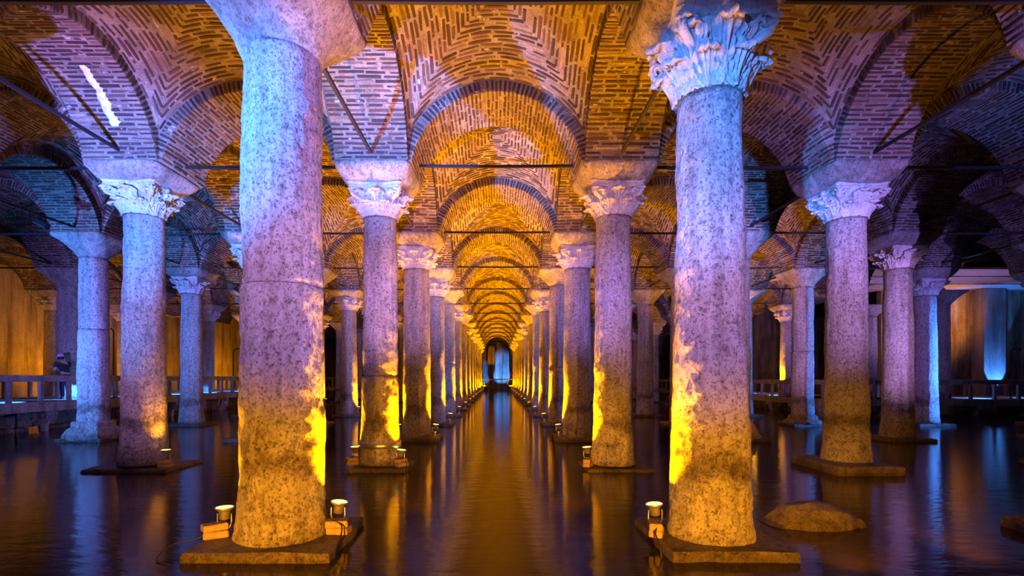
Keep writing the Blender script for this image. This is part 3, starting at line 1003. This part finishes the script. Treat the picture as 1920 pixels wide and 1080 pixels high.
def floodlight(fx, r, dx, dy, z, watts, label, blocks=2, tilt=(0, 0), big=True, angle=100, group='amber floodlights at the column feet'):
    x, y = fx*S + dx, rowy(r) + dy
    t = empty('floodlight', (x, y, z)); tag(t, label, 'floodlight', group)
    hx, hy = tilt
    hd = obj('housing', HOUSING, t, (0, 0, 0)); hd.rotation_euler = (hx, hy, 0)
    ln = obj('lens', LENS, hd, (0, 0, 0.128))
    if big: obj('bracket', BRACKET, t, (0, 0, 0))
    obj('stand', PIPE, t, (0, 0, -0.31), None, (1, 1, 0.72))
    l = bpy.data.lights.new('floodlight_beam', 'SPOT'); l.color = AMBER; l.energy = watts
    l.spot_size = math.radians(angle); l.spot_blend = 0.9; l.shadow_soft_size = 0.06
    lo = bpy.data.objects.new('floodlight_beam', l); COL.objects.link(lo); lo.parent = hd
    lo.location = (0, 0, 0.19); lo.rotation_euler = (math.pi, 0, 0)
    return t

def blocks(x, y, z, rot, label, n=2):
    for i in range(n):
        o = obj('brick_block', BLOCKM, None, (x + 0.02*i*(-1)**i, y + 0.01*i, z + 0.074*i), rot + 0.25*i)
        tag(o, f'{"upper" if i else "lower"} yellowish brick block {label}', 'brick', 'brick blocks propping the floodlights')

W = 2600
zl = 0.42
def aisle(r): return max(0.35, 1.0)
floodlight(-0.5, 1, -0.60, -0.10, 0.28, 420, 'small lit floodlight left of the massive two-drum column foot')
floodlight(-0.5, 1, 0.60, 0.08, 0.30, W*0.65, 'small lit floodlight right of the massive two-drum column foot', tilt=(0, 0.12))
floodlight(0.5, 1, -0.60, 0.02, 0.29, W*0.55, 'chrome floodlight on blocks at foot of the large right column', tilt=(0, -0.1))
blocks(-0.5*S - 0.66, rowy(1) - 0.16, 0.105, 0.5, 'left of the massive two-drum column foot')
blocks(-0.5*S + 0.64, rowy(1) - 0.02, 0.105, -0.1, 'right of the massive two-drum column foot')
blocks(0.5*S - 0.62, rowy(1) - 0.08, 0.105, 1.2, 'under the chrome floodlight by the large right column')
floodlight(-0.5, 2, -0.50, -0.05, 0.30, 1200, 'small floodlight left of the strapped column foot')
floodlight(-0.5, 2, 0.46, -0.20, 0.26, W*0.7, 'small floodlight right of the strapped column foot', tilt=(0, 0.12))
floodlight(0.5, 2, -0.53, 0.0, 0.29, W, 'small floodlight beside second column on right of the central aisle', tilt=(0, -0.1))
floodlight(-1.5, 2, 0.53, -0.22, 0.26, 150, 'small floodlight at front foot of the bright blue capital column')
blocks(-0.5*S - 0.53, rowy(2) - 0.10, 0.08, 0.2, 'left of the strapped column foot')
blocks(-0.5*S + 0.50, rowy(2) - 0.30, 0.08, 0.9, 'right of the strapped column foot')
blocks(0.5*S - 0.55, rowy(2) - 0.18, 0.06, 1.1, 'beside second column on right of the central aisle')
blocks(-1.5*S + 0.56, rowy(2) - 0.28, 0.06, 0.2, 'at front foot of the bright blue capital column')
for r in range(3, 15):
    for sx in (-1, 1):
        floodlight(sx*0.5, r, -sx*0.55, 0.04, 0.32, W*1.1, f'amber floodlight at {rowname(r)} column foot on the {"left" if sx < 0 else "right"} of central aisle', tilt=(0, -sx*0.12), big=r < 5)
for fx, r, dx in ((-1.5, 5, 0.5), (-1.5, 3, 0.5), (-1.5, 7, 0.5), (-2.5, 5, 0.5), (-2.5, 7, 0.5), (1.5, 4, 0.5), (1.5, 6, -0.5), (2.5, 5, -0.5), (2.5, 7, 0.5), (-1.5, 9, 0.5), (1.5, 9, -0.5)):
    floodlight(fx, r, dx, -0.12, 0.32, W*0.9, f'lit amber floodlight at {rowname(r)} column foot in the {file_phrase(fx)}', big=False)
for fx, r, dx in ((3.5, 6, -0.5), (-3.5, 5, -0.5), (-3.5, 7, -0.5)):
    floodlight(fx, r, dx, -0.05, EYE - 0.55, W*0.5, f'amber floodlight on the walkway by {rowname(r)} column in the {file_phrase(fx)}', big=False)
for fx, dx in ((-1.5, 0.56), (1.5, -0.56)):  # unseen floodlights added to warm the vaults of the side aisles
    floodlight(fx, 1, dx, 0.05, 0.3, W*0.28, f'unseen added amber floodlight at first column foot in the {file_phrase(fx)}', big=False)
for fx, r, k in ((-0.5, 3, 1.0), (-0.5, 4, 1.0), (-0.5, 5, 0.8), (-0.5, 6, 0.8), (0.5, 4, 0.45), (0.5, 6, 0.45)):
    floodlight(fx, r, math.copysign(0.55, fx), 0.0, 0.32, W*k, f'amber floodlight on outer side of {rowname(r)} column, {file_phrase(fx)}', big=False)
# amber wall washers along the left walkway
for i, y in enumerate((4.3, 5.6, 7.2, 9.0)):
    spot('wall_washer', (XL + 3.4, y*S, 1.2), (XL, (y+0.3)*S, 3.6), AMBER, 700, 120, 0.9, 0.08)
spot('wall_washer', (5.75*S, 5.9*S, 4.6), (5.55*S, 6.6*S, 5.6), AMBER, 700, 110, 0.9, 0.06)
spot('wall_washer', (3.7*S, 7.4*S, 4.0), (3.7*S, 6.6*S, 8.0), AMBER, 300, 130, 0.9, 0.06)  # added fill on the right, aimed up at the ceiling panels

# cables
def cable(pts, label, r=0.008):
    P = [Vector(p) for p in pts]; out = []
    for i in range(len(P)-1):
        a, b, c, d = P[max(i-1, 0)], P[i], P[i+1], P[min(i+2, len(P)-1)]
        for k in range(8):
            t = k/8
            out.append(0.5*((2*b) + (c-a)*t + (2*a-5*b+4*c-d)*t*t + (3*b-a-3*c+d)*t**3))
    out.append(P[-1])
    tag(obj('power_cable', MB().tube(out, r, 6).mesh('cable', M['cable'], True)), label, 'cable')
X, Y = -0.5*S, rowy(1)
cable([(X-0.62, Y-0.10, 0.24), (X-0.72, Y-0.2, 0.22), (X-0.80, Y-0.25, 0.12), (X-1.0, Y-0.35, 0.09), (X-1.02, Y-0.6, 0.02), (X-0.8, Y-0.72, 0.0)], 'thin black cable looping off the slab left of the massive column')
cable([(X+0.58, Y-0.05, 0.26), (X+0.70, Y-0.12, 0.22), (X+0.74, Y-0.3, 0.14), (X+0.72, Y-0.5, 0.03)], 'thin black cable falling right of the massive column')
X = 0.5*S
cable([(X-0.6, Y-0.12, 0.26), (X-0.68, Y-0.25, 0.18), (X-0.70, Y-0.45, 0.12), (X-0.70, Y-0.52, 0.0)], 'thin cable hanging over slab edge by the large right column')
X, Y = -0.5*S, rowy(2)
cable([(X-0.52, Y-0.06, 0.26), (X-0.60, Y-0.2, 0.2), (X-0.66, Y-0.35, 0.08), (X-0.62, Y-0.55, 0.0)], 'thin cable trailing left of the strapped column')
cable([(X+0.48, Y-0.20, 0.24), (X+0.60, Y-0.32, 0.16), (X+0.62, Y-0.5, 0.06), (X+0.58, Y-0.62, 0.0)], 'thin cable trailing right of the strapped column')

# ------------------------------------------------------------------ rocks in the water
def rock(x, y, pts, depth, h, seed, label):
    """broken slab: pts = ridge line (x, height) from left to right"""
    rings = []
    for yy, k, drop in ((-0.5, 0.0, 1.0), (-0.46, 0.30, 0), (-0.30, 0.85, 0), (-0.05, 1.0, 0), (0.25, 0.92, 0), (0.45, 0.4, 0), (0.5, 0.0, 1.0)):
        rg = []
        n = 40
        for i in range(n):
            t = i/(n-1)
            xx = pts[0][0] + (pts[-1][0]-pts[0][0])*t
            hh = float(np.interp(xx, [p[0] for p in pts], [p[1] for p in pts]))
            xs = xx*(1 - 0.12*(1-k))
            rg.append((xs, yy*depth*(0.55 + 0.45*math.sin(math.pi*min(max(t, 0.08), 0.92))), hh*k*h - 0.12*drop))
        rings.append(rg)
    n = 40; v = [p for r in rings for p in r]; f = []
    for i in range(len(rings)-1):
        for k in range(n-1):
            f.append((i*n+k, i*n+k+1, (i+1)*n+k+1, (i+1)*n+k))
    f.append(tuple(i*n for i in range(len(rings)))[::1]); f.append(tuple(i*n+n-1 for i in range(len(rings)))[::-1])
    f.append(tuple(list(range(n-1, -1, -1)) + list(range((len(rings)-1)*n, len(rings)*n))))
    b = MB().add(v, f).jitter(0.05, 2.2, seed).jitter(0.025, 7, seed).jitter(0.008, 20, seed)
    return tag(obj('rock', b.mesh('rock', M['slab'], False), None, (x, y, 0)), label, 'rock')
rock(0.835*S, 1.36*S, [(-0.62, 0.05), (-0.50, 0.35), (-0.30, 0.9), (-0.05, 1.0), (0.25, 0.85), (0.42, 0.6), (0.62, 0.05)], 0.75, 0.27, 4, 'low amber lit boulder rising from the water right of the large column')
spot('rock_fill_light', (0.66*S, 0.85*S, 0.6), (0.83*S, 1.3*S, 0.1), AMBER, 260, 50, 0.8, 0.05)  # fill lamp added over open water to give the boulder its amber

# ------------------------------------------------------------------ walkways
def walk_segment(t, A, B, width, z_rail, sides=(1, 1), step=1.15, out=1, seed=1):
    """A,B: near-edge line in metres; the deck extends to the left of A->B by width (times out)"""
    A, B = Vector((*A, 0)), Vector((*B, 0))
    L = (B - A).length; d = (B - A).normalized()
    M0 = Matrix.Translation(A) @ Matrix.Rotation(math.atan2(d.y, d.x), 4, 'Z')
    def part(name, me, loc=(0, 0, 0), sc_=(1, 1, 1)):
        o = obj(name, me, t); o.matrix_basis = M0 @ Matrix.Translation(loc) @ Matrix.Diagonal((*sc_, 1)); return o
    zd = z_rail - 0.91
    s = out
    def yy(a, b): return (min(a*s, b*s), max(a*s, b*s))
    y0, y1 = yy(0, width)
    part('deck', MB().box((0, y0, zd-0.12), (L, y1, zd), 0.01).mesh('deck', M['concrete']))
    for ya, on in ((0.0, sides[0]), (width, sides[1])):
        if not on: continue
        a, b = yy(ya - 0.06, ya + 0.06)
        part('edge_beam', MB().box((0, a-0.02, zd-0.34), (L, b+0.02, zd-0.02), 0.015).mesh('edge_beam', M['concrete']))
        part('top_rail', MB().box((0, a-0.03, z_rail-0.22), (L, b+0.03, z_rail), 0.015).mesh('top_rail', M['concrete']))
        n = int(L/step)
        pm = MB().box((-0.065, -0.06, zd-0.02), (0.065, 0.06, z_rail-0.2), 0.01).mesh('rail_post', M['concrete'])
        for i in range(n+1):
            part('rail_post', pm, (0.1 + i*step, (a+b)/2, 0))
    bk = MB()
    bk.box((-0.10, -0.10, zd-0.50), (0.10, 0.16, zd-0.33), 0.01)
    bk.add([(-0.08,0.02,zd-0.50),(0.08,0.02,zd-0.50),(0.08,0.16,zd-0.50),(-0.08,0.16,zd-0.50),
            (-0.08,0.02,zd-0.62),(0.08,0.02,zd-0.62),(0.08,0.16,zd-0.62),(-0.08,0.16,zd-0.62),
            (-0.30,0.02,zd-0.82),(-0.14,0.02,zd-0.82),(-0.14,0.16,zd-0.82),(-0.30,0.16,zd-0.82),
            (-0.30,0.02,-0.3),(-0.14,0.02,-0.3),(-0.14,0.16,-0.3),(-0.30,0.16,-0.3)],
           [(0,1,2,3),(15,14,13,12)] + [(a+4+k, a+4+(k+1) % 4, a+(k+1) % 4, a+k) for a in (0, 4, 8) for k in range(4)])
    bm_ = bk.mesh('bracket_leg', M['concrete'])
    for i in range(int(L/2.3)+1):
        part('bracket_leg', bm_, (0.6 + i*2.3, 0.02*s, 0), (1, s, 1))
    rb = random.Random(seed)
    x = 0.2
    while x < L - 0.4:
        wv = rb.uniform(0.5, 1.0)
        for zz0, zz1 in ((-0.3, 0.16), (0.17, zd-0.36)):
            if rb.random() < 0.82:
                g = rb.uniform(0, 0.12)
                q0, q1 = yy(0.45 + g, 0.95 + g)
                part('stone_block', MB().box((x, q0, zz0), (x + wv*rb.uniform(0.8, 0.97), q1, zz1*rb.uniform(0.85, 1.0)), 0.03).jitter(0.03, 2.5, x).mesh('stone_block', M['stone_rough']))
        x += wv
ZL, ZR = EYE + 0.10, EYE - 0.09
t = tag(empty('walkway', (-3.25*S, 2.2*S, 0)), 'blue lit concrete walkway with posts and rail running along the left', 'walkway')
t.location = (0, 0, 0)
walk_segment(t, (-3.25*S, 2.2*S), (-3.25*S, 10.5*S), 0.95*S, ZL, out=1, seed=1)
t = tag(empty('walkway'), 'concrete walkway with blue lit rail that turns a corner at the right', 'walkway')
walk_segment(t, (3.27*S, 5.13*S), (3.27*S, 11.5*S), 0.9*S, ZR, out=-1, seed=2)
walk_segment(t, (3.27*S, 5.13*S), (7.4*S, 5.13*S), 0.85*S, ZR, out=1, seed=3)

for i in range(9):
    spot('deck_lamp', (-3.30*S, (2.9 + i*0.62)*S, ZL - 0.35), (-3.40*S, (2.9 + i*0.62)*S, ZL - 0.91), (0.04, 0.26, 1.0), 420, 104, 0.5, 0.03)
for i in range(6):
    spot('deck_lamp', ((3.7 + i*0.62)*S, 5.22*S, ZR - 0.35), ((3.7 + i*0.62)*S, 5.28*S, ZR - 0.91), (0.04, 0.26, 1.0), 420, 104, 0.5, 0.03)
for i in range(6):
    spot('deck_lamp', (3.36*S, (5.5 + i*0.8)*S, ZR - 0.35), (3.43*S, (5.5 + i*0.8)*S, ZR - 0.91), (0.04, 0.26, 1.0), 420, 104, 0.5, 0.03)

# far footbridge that crosses the central aisle
t = empty('footbridge', (0, 14.25*S, 0)); tag(t, 'dark footbridge with railing crossing the far end of the central aisle', 'footbridge')
zr = EYE - 0.10
obj('deck', MB().box((-2.4*S, 0, zr-1.0), (2.4*S, 1.6, zr-0.86), 0.01).mesh('deck', M['iron']), t)
for y in (0.05, 1.5):
    obj('top_rail', MB().box((-2.4*S, y, zr-0.13), (2.4*S, y+0.1, zr), 0.01).mesh('rail', M['iron']), t)
    for i in range(15):
        obj('rail_post', MB().box((-0.05, 0, zr-0.9), (0.05, 0.1, zr-0.1)).mesh('post', M['iron']), t, (-2.3*S + i*1.55, y, 0))
for i in range(8):
    obj('leg', MB().box((-0.08, 0.1, -0.3), (0.08, 0.25, zr-0.9)).mesh('leg', M['iron']), t, (-2.2*S + i*3.0, 0.3, 0))
# end wall relief and blue lamps of the far end
for i, (x, hw) in enumerate(((-0.20, 0.55), (0.44, 0.28), (1.0, 0.4))):
    tag(obj('wall_pier', MB().box((x*S - hw, 16.6*S, -0.3), (x*S + hw, 17.0*S+0.1, 7.6), 0.04).jitter(0.02).mesh('pier', M['plaster'])),
        ['masonry pier lit orange on top, at left of the far end wall', 'narrow masonry pier near the middle of the far end wall', 'masonry pier at right of the far end wall'][i], 'pier', None, 'structure')
spot('end_floodlight', (-0.46*S, 16.2*S, 0.5), (-0.46*S, 17*S, 2.4), BLUE, 1500, 46, 0.5, 0.1)
spot('end_floodlight', (0.12*S, 16.1*S, 0.4), (0.15*S, 17*S, 3.0), (0.05, 0.23, 1.0), 5000, 50, 0.5, 0.1)
spot('end_floodlight', (0.60*S, 16.4*S, 0.4), (0.66*S, 17*S, 2.6), BLUE, 1200, 40, 0.5, 0.1)
spot('end_floodlight', (-0.2*S, 15.9*S, 4.2), (-0.22*S, 16.6*S, 5.2), AMBER, 260, 46, 0.4, 0.1)

t = empty('floodlight', (-0.535*S, 13.9*S, EYE + 0.55)); tag(t, 'glaring blue floodlight left of the far footbridge', 'floodlight')
h_ = obj('housing', HOUSING, t, None, None, (2, 2, 2)); h_.rotation_euler = (math.pi/2, 0, 0)
obj('lens', LENS_B, h_, (0, 0, 0.128))
obj('stand', MB().tube([(0, 0.1, -0.1), (0, 0.1, -2.4)], 0.03, 8).mesh('stand', M['iron']), t)

# ------------------------------------------------------------------ gooseneck lamps on the walkways
def gooseneck(x, y, z0, h, dirx, label):
    t = empty('gooseneck_lamp', (x, y, z0)); tag(t, label, 'lamp', 'gooseneck lamps on the walkways')
    pts = [(0, 0, 0), (0, 0, h*0.5), (0, 0, h-0.22)]
    for i in range(7):
        a = math.pi*0.5*i/6
        pts.append((dirx*0.2*(1-math.cos(a)), 0, h-0.2 + 0.2*math.sin(a)))
    pts += [(dirx*0.34, 0, h), (dirx*0.42, 0, h-0.05)]
    obj('pole', MB().tube(pts, 0.026, 8).mesh('pole', M['iron'], True), t)
    obj('lamp_shade', MB().lathe([(0.03, 0.05), (0.045, 0.0), (0.075, -0.07), (0.07, -0.07), (0.03, -0.01)], 14).mesh('shade', M['iron'], True), t, (dirx*0.43, 0, h-0.06))
    obj('base', MB().lathe([(0.08, 0), (0.08, 0.02), (0.035, 0.05)], 12).mesh('base', M['iron']), t)
zdl, zdr = ZL - 0.91, ZR - 0.91
gooseneck(-3.22*S - 0.2, 4.37*S, zdl, 2.85, -1, 'tall dark gooseneck lamp beside the vivid blue column on left walkway')
gooseneck(-3.22*S - 0.2, 6.35*S, zdl, 2.55, 1, 'dark gooseneck lamp further back along the left walkway')
gooseneck(3.32*S, 6.55*S, zdr, 2.55, -1, 'thin gooseneck lamp on the walkway beside the first right bend')
gooseneck(5.22*S, 5.22*S, zdr, 2.45, 1, 'thin gooseneck lamp at the far right of the walkway')

# lamps hung from rods
def hung(x, y, z, label):
    t = empty('hanging_spotlight', (x, y, z)); tag(t, label, 'spotlight', 'spotlights hung under the tie rods')
    obj('clamp', MB().box((-0.05, -0.05, -0.02), (0.05, 0.05, 0.07), 0.01).mesh('clamp', M['iron']), t)
    obj('yoke', MB().tube([(0, -0.1, -0.18), (0, -0.1, -0.03), (0, 0.1, -0.03), (0, 0.1, -0.18)], 0.012, 6).mesh('yoke', M['iron']), t)
    b = obj('housing', MB().box((-0.16, -0.09, -0.10), (0.16, 0.09, 0.06), 0.02).mesh('housing', M['iron']), t, (0, 0, -0.2))
    b.rotation_euler = (0, 0.5, 0.3)
hung(-2.5*S, rowy(2) + 0.62*S, ZROD - 0.05, 'dark box spotlight hanging from tie rod at the left edge')
hung(-2.5*S, rowy(4) + 0.75*S, ZROD - 0.05, 'dark box spotlight hanging from tie rod behind fourth column row')

jb = empty('junction_box', (-0.515*S, rowy(4) - 0.80, 6.08)); tag(jb, 'small white junction box on the impost of fourth column left of central aisle', 'junction box')
obj('case', MB().box((-0.16, -0.05, -0.06), (0.16, 0.06, 0.06), 0.012).mesh('case', M['cap_cloth']), jb)
obj('lid', MB().box((-0.14, -0.065, -0.045), (0.14, -0.045, 0.045), 0.006).mesh('lid', M['cap_cloth']), jb)

# ------------------------------------------------------------------ person on the left walkway
def person(x, y, z, rotz):
    t = empty('person', (x, y, z), rotz)
    tag(t, 'person in dark clothes leaning over the left walkway beside the blue column', 'person')
    # faces +x before rotation
    def skin(name, verts, edges, radii, material, root=0, sub=2):
        me = bpy.data.meshes.new(name); me.from_pydata(verts, edges, []); me.materials.append(material)
        o = obj(name, me, t)
        md = o.modifiers.new('skin', 'SKIN'); md.use_smooth_shade = True
        for i, rr in enumerate(radii):
            me.skin_vertices[0].data[i].radius = rr if isinstance(rr, tuple) else (rr, rr)
        me.skin_vertices[0].data[root].use_root = True
        sb = o.modifiers.new('sub', 'SUBSURF'); sb.levels = sub; sb.render_levels = sub
        return o
    V = [(0, 0, 0.92), (0.03, 0, 1.08), (0.10, 0, 1.26), (0.16, 0, 1.40), (0.21, 0, 1.48),       # 0-4 spine, neck
         (0.24, 0, 1.56), (0.255, 0, 1.66),                                                      # 5,6 head
         (0.0, 0.10, 0.86), (0.03, 0.11, 0.48), (-0.02, 0.12, 0.09), (0.10, 0.13, 0.04),         # 7-10 left leg
         (0.0, -0.10, 0.86), (0.05, -0.11, 0.48), (0.0, -0.12, 0.09), (0.12, -0.13, 0.04),       # 11-14 right leg
         (0.15, 0.19, 1.37), (0.20, 0.24, 1.12), (0.40, 0.16, 1.18), (0.47, 0.13, 1.24),         # 15-18 left arm
         (0.15, -0.19, 1.37), (0.22, -0.24, 1.12), (0.42, -0.14, 1.24), (0.50, -0.10, 1.32)]     # 19-22 right arm
    E = [(0,1),(1,2),(2,3),(3,4),(4,5),(5,6),(0,7),(7,8),(8,9),(9,10),(0,11),(11,12),(12,13),(13,14),(3,15),(15,16),(16,17),(17,18),(3,19),(19,20),(20,21),(21,22)]
    R = [(0.15,0.12),(0.15,0.11),(0.17,0.12),(0.13,0.10),0.055,0.095,0.085,0.09,0.062,0.045,0.035,0.09,0.062,0.045,0.035,0.062,0.045,0.034,0.03,0.062,0.045,0.034,0.03]
    body = skin('body', V, E, R, M['skin'])
    skin('shirt', [(0.01,0,0.98),(0.03,0,1.08),(0.10,0,1.26),(0.155,0,1.39),(0.15,0.19,1.375),(0.19,0.225,1.20),(0.15,-0.19,1.375),(0.2,-0.225,1.20)],
         [(0,1),(1,2),(2,3),(3,4),(4,5),(3,6),(6,7)], [(0.165,0.14),(0.165,0.125),(0.185,0.135),(0.145,0.115),0.08,0.068,0.08,0.068], M['dark_cloth'])
    skin('trousers', [(0,0,0.97),(0,0,0.90),(0.0,0.10,0.84),(0.03,0.11,0.48),(-0.02,0.12,0.10),(0.0,-0.10,0.84),(0.05,-0.11,0.48),(0.0,-0.12,0.10)],
         [(0,1),(1,2),(2,3),(3,4),(1,5),(5,6),(6,7)], [(0.165,0.135),(0.165,0.135),0.105,0.078,0.062,0.105,0.078,0.062], M['denim'])
    hr = MB().lathe([(0.105, 0.0), (0.112, 0.05), (0.09, 0.11), (0.045, 0.14), (0.005, 0.148)], 20).mesh('cap', M['cap_cloth'], True)
    c = obj('cap', hr, t, (0.245, 0, 1.60)); c.rotation_euler = (0, 0.15, 0)
    obj('brim', MB().box((0.08, -0.08, 0.0), (0.21, 0.08, 0.014), 0.006).mesh('brim', M['cap_cloth']), c)
    obj('hair', MB().lathe([(0.06, -0.09), (0.10, -0.04), (0.104, 0.02), (0.06, 0.05)], 16).mesh('hair', M['hair'], True), t, (0.225, 0, 1.58))
    obj('nose', MB().tube([(0.325, 0, 1.585), (0.352, 0, 1.55), (0.33, 0, 1.54)], [0.008, 0.016, 0.01], 8).mesh('nose', M['skin'], True), t)
    # hands: palm and five fingers each
    for sy, (hx, hy, hz) in ((1, (0.47, 0.13, 1.24)), (-1, (0.50, -0.10, 1.32))):
        b = MB().box((hx-0.01, hy-0.018, hz-0.04), (hx+0.085, hy+0.018, hz+0.045), 0.012)
        for k in range(4):
            zz = hz + 0.034 - k*0.023; ln = (0.07, 0.08, 0.075, 0.058)[k]
            b.tube([(hx+0.07, hy, zz), (hx+0.07+ln*0.6, hy-0.010*sy, zz), (hx+0.07+ln, hy-0.035*sy, zz-0.006)], [0.010, 0.009, 0.007], 6)
        b.tube([(hx+0.02, hy-0.01*sy, hz+0.04), (hx+0.05, hy-0.035*sy, hz+0.065), (hx+0.075, hy-0.045*sy, hz+0.06)], [0.012, 0.010, 0.008], 6)
        obj('hand', b.mesh('hand', M['skin'], True), t)
person(-3.36*S, 4.0*S, zdl, math.pi*0.93)
